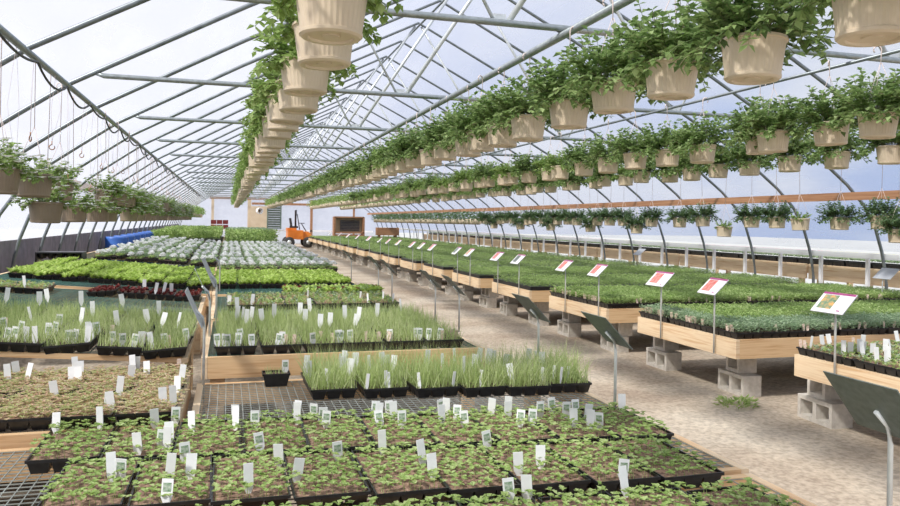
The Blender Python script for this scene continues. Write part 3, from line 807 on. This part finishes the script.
tags([(237,311),(274,318),(262,322),(320,328),(345,320),(358,322),(300,315),(310,312)], .80, [0,1], h=.06)
tags([(229,302),(252,302),(298,304),(326,305),(355,304),(380,302)], .78, [0,1])
tags([(338,302),(350,302),(360,298),(372,300),(383,298),(393,300),(394,292),(310,296)], .78, 3)
tags([(16,292),(24,290),(33,292),(6,293),(42,291),(144,284),(163,287),(171,286),(155,288)], .86, [0,1], h=.02)
for px in range(185, 356, 10): tags([(px, 287.5)], .77, 4)
for cx_ in (-2.2,-1.75,-1.7,-1.3,-.95,-.9,-.5,-.35,-.05,.0,.1,.38,.42,.72,.76,.8,1.08,1.12,1.30,1.36,1.5,1.58):
    for q in range(2): put_tag(cx_+random.uniform(-.04,.04), 5.20+random.uniform(0,.06), random.choice([2,2,4]))
for q in range(26): put_tag(random.uniform(-2.3,1.6), random.uniform(5.6,6.7), random.choice([0,1,3]), .05)
for q in range(16): put_tag(random.uniform(.55,2.1), random.uniform(4.4,4.8), random.choice([0,1,3]), .06)
for q in range(9): put_tag(.55+.19*q+random.uniform(-.03,.03), 4.32, 3)
# right benches
tags([(px+random.uniform(-3,3), random.uniform(338,362)) for px in list(range(806,900,7))+list(range(812,900,9))], .68, [0,1,3], h=.01)
tags([(672,328),(684,332),(702,336),(735,344),(752,346),(768,346),(774,347),(797,346),(800,347),(856,343),(880,340)], .67, 4)
for r_ in range(24): put_tag(random.uniform(4.6,8.8), BY[1]+.03+random.uniform(0,.05), 4)
for r_ in range(20): put_tag(random.uniform(4.6,8.8), BY[2]+.03+random.uniform(0,.05), 4)
for r_ in range(20):
    for k in (1,2): put_tag(4.33+random.uniform(0,.02), BY[k]+random.uniform(.05,1.6), 4)

# ------------------------------------------------------------------ signs
def make_sign(pic, facing, ang, slant, post_z0, back, hz):
    """placard with its centre at (0,0,hz); facing +1 looks towards +X"""
    t = thing('placard_sign', '', 'sign')
    rot = Matrix.Rotation(facing*ang, 3, 'Y')
    w, s = .29, slant
    MB().mat(M[back]).box((0,0,hz), (s, w, .004), rot).build('panel', None, t)
    up = rot @ Vector((0,0,.0035))
    if pic:
        b = MB().mat(M['sign_face']).box((up.x,0,hz+up.z), (s*.985, w*.985, .003), rot); f = b.build('face', None, t)
        def loc2(u, v): return rot @ Vector((u, v, .0055))
        # the upper edge of the sign lies on the far side (+X when facing -1)
        k = -facing
        q = loc2(k*s*.44, 0); MB().mat(M['sign_band']).box((q.x,q.y,hz+q.z), (s*.10, w*.97, .002), rot).build('header_band', None, f)
        q = loc2(k*s*.02, w*.17); MB().mat(M[pic]).box((q.x,q.y,hz+q.z), (s*.68, w*.44, .002), rot).build('picture', None, f)
        q = loc2(-k*s*.36, -w*.30); MB().mat(M['sign_band']).box((q.x,q.y,hz+q.z), (s*.05, w*.10, .002), rot).build('logo_mark', None, f)
    # post, bent below the panel
    px_ = -.02*facing if pic else .06*facing
    b = MB().mat(M['steel_light'])
    pts = [(px_*1.0, .0, post_z0), (px_, 0, hz-.12), (px_*.8, 0, hz-.06), (0, 0, hz-.012)]
    b.tube(pts, .0085, 8).build('post', None, t)
    return t
rs = [(4.47,'pic_green'),(5.90,'pic_red'),(6.78,'pic_red'),(8.14,'pic_red'),(9.07,'pic_red'),(10.72,'sign_back'),(11.66,'pic_red'),(13.15,'pic_orange'),(13.95,'sign_back'),(15.8,'pic_red'),(16.75,'pic_green'),(17.65,'pic_red'),(19.2,'pic_orange'),(20.5,'pic_red'),(21.7,'pic_green'),(23.5,'pic_red'),(25.7,'pic_red'),(27.8,'pic_red'),(30,'pic_red'),(33,'pic_green')]
SP = {}
def sign(key, loc, rz, label, group):
    if key not in SP: t = make_sign(*key); SP[key] = t; t.location = loc; t.rotation_euler = (0,0,rz); t['label'] = label; t['group'] = group; return t
    return dup(SP[key], loc, label, group, (0,0,rz))
for i, (y, pc) in enumerate(rs):
    random.seed(i); nm = {'pic_green':'green','pic_red':'red','pic_orange':'orange','sign_back':'dark'}[pc]
    sign((pc, -1, R(44), .20, .44, 'sign_back_lit', 1.05), (4.255, y, 0), R(random.uniform(-5,5)), f'tilted white placard with {nm} picture, {ORD[i]} from the front along the pine benches', 'placards along the pine benches')
for i, (y, x) in enumerate([(1.90,1.98),(3.66,1.97),(4.72,1.97),(6.55,1.97),(7.30,1.95),(9.4,1.95),(10.3,1.95),(12.4,1.9)]):
    random.seed(i+40)
    sign(('', 1, R(46 if i else 52), .235, .50 if i < 3 else .60, 'sign_back', 1.03), (x, y, 0), R(random.uniform(-3,3)), f'dark green back of a tilted placard, {ORD[i]} from the front along the left aisle edge', 'placard backs along the left aisle edge')
for i, (x, y, z, lean) in enumerate([(-.20,4.98,1.04,0),(-.19,6.0,1.10,4),(-.15,6.5,1.16,-3),(-.16,9.8,1.13,2)]):
    t = sign(('', 1, R(66), .25, .46, 'sign_back_lit', 1.06), (x, y, z-1.06+.0), R(lean), f'lit-toned grey placard seen edge on, {ORD[i]} from the front between the left benches', 'grey placards between the left benches')
for i, (x, y) in enumerate([(8.6,8.12),(9.0,15.2)]):
    sign(('', -1, R(40), .22, .56, 'sign_back_lit', .99), (x, y, 0), 0, ['light grey placard at the wall side of the pine benches, right picture edge', 'light grey placard at the wall side of the pine benches, farther one'][i], 'grey placards by the right wall')

# ------------------------------------------------------------------ outside bench beyond the right wall
ex = XC+6.62
for i in range(8):
    y0 = 7.2+i*4.05; t = thing('outer_bench', f'pine bench outside the right wall, {ORD[i]} from the right picture edge', 'bench', (ex+.75, y0+2, 0), 0, 'pine benches beyond the right wall')
    MB().mat(M['pine']).box((-.62,0,.81),(.04,3.98,.27)).build('front_board', None, t)
    MB().mat(M['pine']).box((.62,0,.81),(.04,3.98,.27)).build('back_board', None, t)
    MB().mat(M['pine_x']).box((0,0,.92),(1.2,3.9,.02)).build('deck', None, t)
    for sx in (-1,1):
        for sy in (-1,1): MB().mat(M['pine']).box((sx*.55,sy*1.8,.43),(.08,.08,.98)).build('leg', None, t)
random.seed(31)
CL = {'pink':'pink flowers', 'yellow':'yellow green plants', 'green':'pale green plants'}
for i in range(56):
    y = 7.35+i*.56
    kd = 'pink' if (i//7) % 2 else 'yellow'
    if i > 40 and i % 3 == 0: continue
    lab = (f'black tray of {CL[kd]} outside the right wall, {ORD[i]} from the right picture edge' if i < 20 else f'small distant black tray of {CL[kd]} outside the right wall')
    t = tray(kd, (ex+.31, y, .93), (0,0,0), lab, 'flower trays outside the right wall', 1.7)
for s in TP.values():
    try:
        if s.name.startswith('seedling_tray_source'):
            for c in list(s.children): bpy.data.objects.remove(c)
            bpy.data.objects.remove(s)
    except ReferenceError: pass

# ------------------------------------------------------------------ far end objects
t = thing('mini_loader', 'small orange ride-on loader parked in the aisle near the back wall', 'loader', (3.75,43.5,FZ))
b = MB().mat(M['orange']); b.box((-.15,0,.72),(.85,1.5,.5)); b.frustum((.45,0,.45),(1.0,1.3),(.25,1.2),.45); b.box((-.35,0,1.02),(.5,1.3,.16)); b.build('body', None, t)
for sx in (-.5,.55):
    for sy in (-.72,.72):
        b = MB().mat(M['rubber']); b.lathe([(.0001,-.1),(.2,-.1),(.3,-.08),(.3,.08),(.2,.1),(.0001,.1)], 20, (0,0,0)); 
        w = b.build('wheel', None, t, (sx, sy, .30)); w.rotation_euler = (PI/2,0,0)
        MB().mat(M['steel_light']).lathe([(.0001,-.115),(.12,-.11),(.12,.11),(.0001,.115)], 14).build('hub', None, w)
MB().mat(M['rubber']).box((-.2,0,1.15),(.45,.5,.1)).box((-.38,0,1.4),(.1,.48,.5), Matrix.Rotation(-.15,3,'Y')).build('seat', None, t)
b = MB().mat(M['dark_gap']); b.tube([(-.1,-.3,1.0),(-.1,-.3,2.1),(-.1,.3,2.1),(-.1,.3,1.0)], .04, 8); b.tube([(.1,-.3,1.0),(-.05,-.3,1.9)], .03, 6); b.build('roll_bar', None, t)
MB().mat(M['dark_gap']).tube([(.5,0,.9),(.22,0,1.35)], .03, 6).lathe([(.17,1.35),(.19,1.37),(.17,1.39)], 16, (.22,0,0)).build('steering_wheel', None, t)
MB().mat(M['dark_gap']).box((.95,0,.35),(.25,1.3,.4), Matrix.Rotation(.3,3,'Y')).build('bucket', None, t)
for i, x in enumerate((-.85,-.52,-.19)):
    for z, u in ((1.02,'lower'),(1.30,'upper')):
        b = MB().mat(M['dark_red']); b.box((0,0,.01),(.30,.4,.02)); b.box((0,-.175,.12),(.28,.01,.22)); b.box((0,.175,.12),(.28,.01,.22))
        for s_ in (-1,1):
            for zz in (.05,.13,.21): b.box((0,s_*.19,zz),(.30,.02,.05)); b.box((s_*.14,0,zz),(.02,.36,.05))
            b.box((s_*.14,-.19,.12),(.02,.03,.24)); b.box((s_*.14,.19,.12),(.02,.03,.24))
        tag(b.build('plastic_crate', None, None, (x,45.5,z)), f'dark red crate, {["left","middle","right"][i]} of the {u} row by the back wall', 'crate', 'dark red crates by the back wall')
tag(MB().mat(M['white_paint']).box((-.5,45.5,.98),(1.3,.7,.06)).box((-1.05,45.5,.5),(.06,.6,.92)).box((.05,45.5,.5),(.06,.6,.92)).build('crate_table'), 'white table under the dark red crates by the back wall', 'table')
t = thing('wall_shutter', 'dark green slatted wall shutter by the back door', 'shutter', (2.8,YEND-.3,1.75))
MB().mat(M['slat']).box((-.42,0,0),(.08,.12,1.5)).box((.42,0,0),(.08,.12,1.5)).box((0,0,.72),(.8,.12,.06)).box((0,0,-.72),(.8,.12,.06)).build('frame', None, t)
b = MB().mat(M['slat'])
for i in range(9): b.box((0,0,-.6+.15*i),(.76,.02,.13), Matrix.Rotation(.5,3,'X'))
b.build('slats', None, t)
tag(MB().mat(M['tan_panel']).box((1.85,YEND-.25,1.25),(1.05,.05,2.4)).build('plywood_panel'), 'tan plywood panel on the back wall left of the green shutter', 'panel')
t = thing('circulation_fan', 'small white round fan hanging in front of the back wall', 'fan', (1.7,45,2.1))
b = MB().mat(M['white_paint']); b.lathe([(.16,-.12),(.18,-.12),(.18,.12),(.16,.12),(.16,-.12)], 20); h = b.build('housing', None, t); h.rotation_euler = (PI/2,0,.4)
b = MB().mat(M['dark_gap'])
for k in range(4): b.box((0,0,0),(.30,.04,.01), Matrix.Rotation(PI/4*k,3,'Z'))
bl = b.build('blades', None, t); bl.rotation_euler = (PI/2,0,.4)
MB().mat(M['wire']).tube([(0,0,.16),(0,0,1.9)], .008, 5).build('hanger', None, t)
t = thing('louvred_cabinet', 'brown framed wooden cabinet with dark louvred front by the back wall', 'cabinet', (6.75,44,FZ))
MB().mat(M['brown_wood']).box((-.85,0,.9),(.10,.6,1.75)).box((.85,0,.9),(.12,.6,1.75)).box((0,0,1.76),(1.7,.6,.08)).box((0,0,.85),(1.7,.6,.1)).box((0,0,.4),(1.7,.55,.7)).build('frame', None, t)
MB().mat(M['tan_panel']).box((0,.1,1.3),(1.6,.04,.85)).build('back_panel', None, t)
b = MB().mat(M['dark_gap'])
for i in range(7): b.box((.05,-.15,1.0+.09*i),(1.15,.02,.08), Matrix.Rotation(.5,3,'X'))
b.build('louvre', None, t)
tag(MB().mat(M['brown_wood']).box((8.25,40,1.05),(1.2,.5,.42)).box((7.8,40,.45),(.08,.4,.8)).box((8.7,40,.45),(.08,.4,.8)).build('wooden_crate'), 'long reddish brown wooden box between the cabinet and the right wall', 'box')
for i in range(9):
    y = 20.5+i*1.35; b = MB().mat(M['blue']); b.lathe([(.0001,1.06),(.26,1.06),(.28,1.02),(.27,.8),(.28,.78),(.27,.4),(.28,.38),(.26,0),(.0001,0)], 20, (0,0,0))
    t = obj('barrel', b.mesh('barrel') if i == 0 else bar, None, (-2.86+.16,y,FZ-.0)); bar = t.data
    tag(t, f'blue plastic barrel standing at the left wall, {ORD[i]} from the front', 'barrel', 'blue barrels along the left wall')
# aisle weeds
random.seed(4); b = MB().mat(M['leaf_clover'])
for q in range(160):
    a = random.uniform(0,6.28); r = .13*math.sqrt(random.random()); b.leaf(Vector((r*math.cos(a)*1.3, r*math.sin(a), random.uniform(0,.05))), Vector((math.cos(a),math.sin(a),random.uniform(.2,1.5))), random.uniform(.03,.06), .02)
tag(b.build('weed_tuft', None, None, (4.22,5.5,FZ)), 'small green tuft of weeds on the dirt aisle by the cinder blocks', 'weed')

# ------------------------------------------------------------------ sky, sun, camera
w = bpy.data.worlds.new('World'); S.world = w; w.use_nodes = True; nt = w.node_tree; nt.nodes.clear(); L = nt.links.new
out = nt.nodes.new('ShaderNodeOutputWorld'); bg = nt.nodes.new('ShaderNodeBackground')
tc = nt.nodes.new('ShaderNodeTexCoord'); mp = nt.nodes.new('ShaderNodeMapping'); mp.inputs['Scale'].default_value = (1,1,2.2)
no = nt.nodes.new('ShaderNodeTexNoise'); no.inputs['Scale'].default_value = 3.2; no.inputs['Detail'].default_value = 6
sep = nt.nodes.new('ShaderNodeSeparateXYZ')
r1 = ramp(nt, [(.42,(.34,.44,.68)),(.60,(.64,.675,.75))])
ma = nt.nodes.new('ShaderNodeMapRange'); ma.inputs[1].default_value = -.15; ma.inputs[2].default_value = .75; ma.inputs[3].default_value = 1; ma.inputs[4].default_value = 0
mx = nt.nodes.new('ShaderNodeMix'); mx.data_type = 'RGBA'
L(tc.outputs['Generated'], mp.inputs[0]); L(mp.outputs[0], no.inputs['Vector']); L(no.outputs['Fac'], r1.inputs[0])
L(tc.outputs['Generated'], sep.inputs[0]); L(sep.outputs['X'], ma.inputs[0])
mx.inputs[7].default_value = (.74,.75,.84,1); L(ma.outputs[0], mx.inputs[0]); L(r1.outputs[0], mx.inputs[6])
L(mx.outputs[2], bg.inputs['Color']); bg.inputs['Strength'].default_value = .95; L(bg.outputs[0], out.inputs[0])
sd = bpy.data.lights.new('sun', 'SUN'); sd.energy = 4.0; sd.angle = R(6); sd.color = (1,.96,.9)
so = obj('sun', sd); so.rotation_euler = Vector((.62,.28,-.75)).to_track_quat('-Z','Y').to_euler()
cam = bpy.data.cameras.new('camera'); co = obj('camera', cam); S.camera = co
cam.sensor_width = 36; cam.lens = 36*F_/900; cam.shift_y = HY/900; cam.shift_x = -.46/900; cam.clip_end = 500; cam.clip_start = .05
fw = Vector((SA,CA,0)); rt = Vector((CA,-SA,0)); up = Vector((0,0,1))
cx = rt*math.cos(RHO)+up*math.sin(RHO); cy = up*math.cos(RHO)-rt*math.sin(RHO)
mw = Matrix((cx, cy, -fw)).transposed().to_4x4(); mw.translation = (0,0,CAMH); co.matrix_world = mw
S.view_settings.view_transform = 'Standard'; S.view_settings.look = 'None'; S.view_settings.gamma = 1; S.view_settings.exposure = 0.25
S.view_settings.use_curve_mapping = False
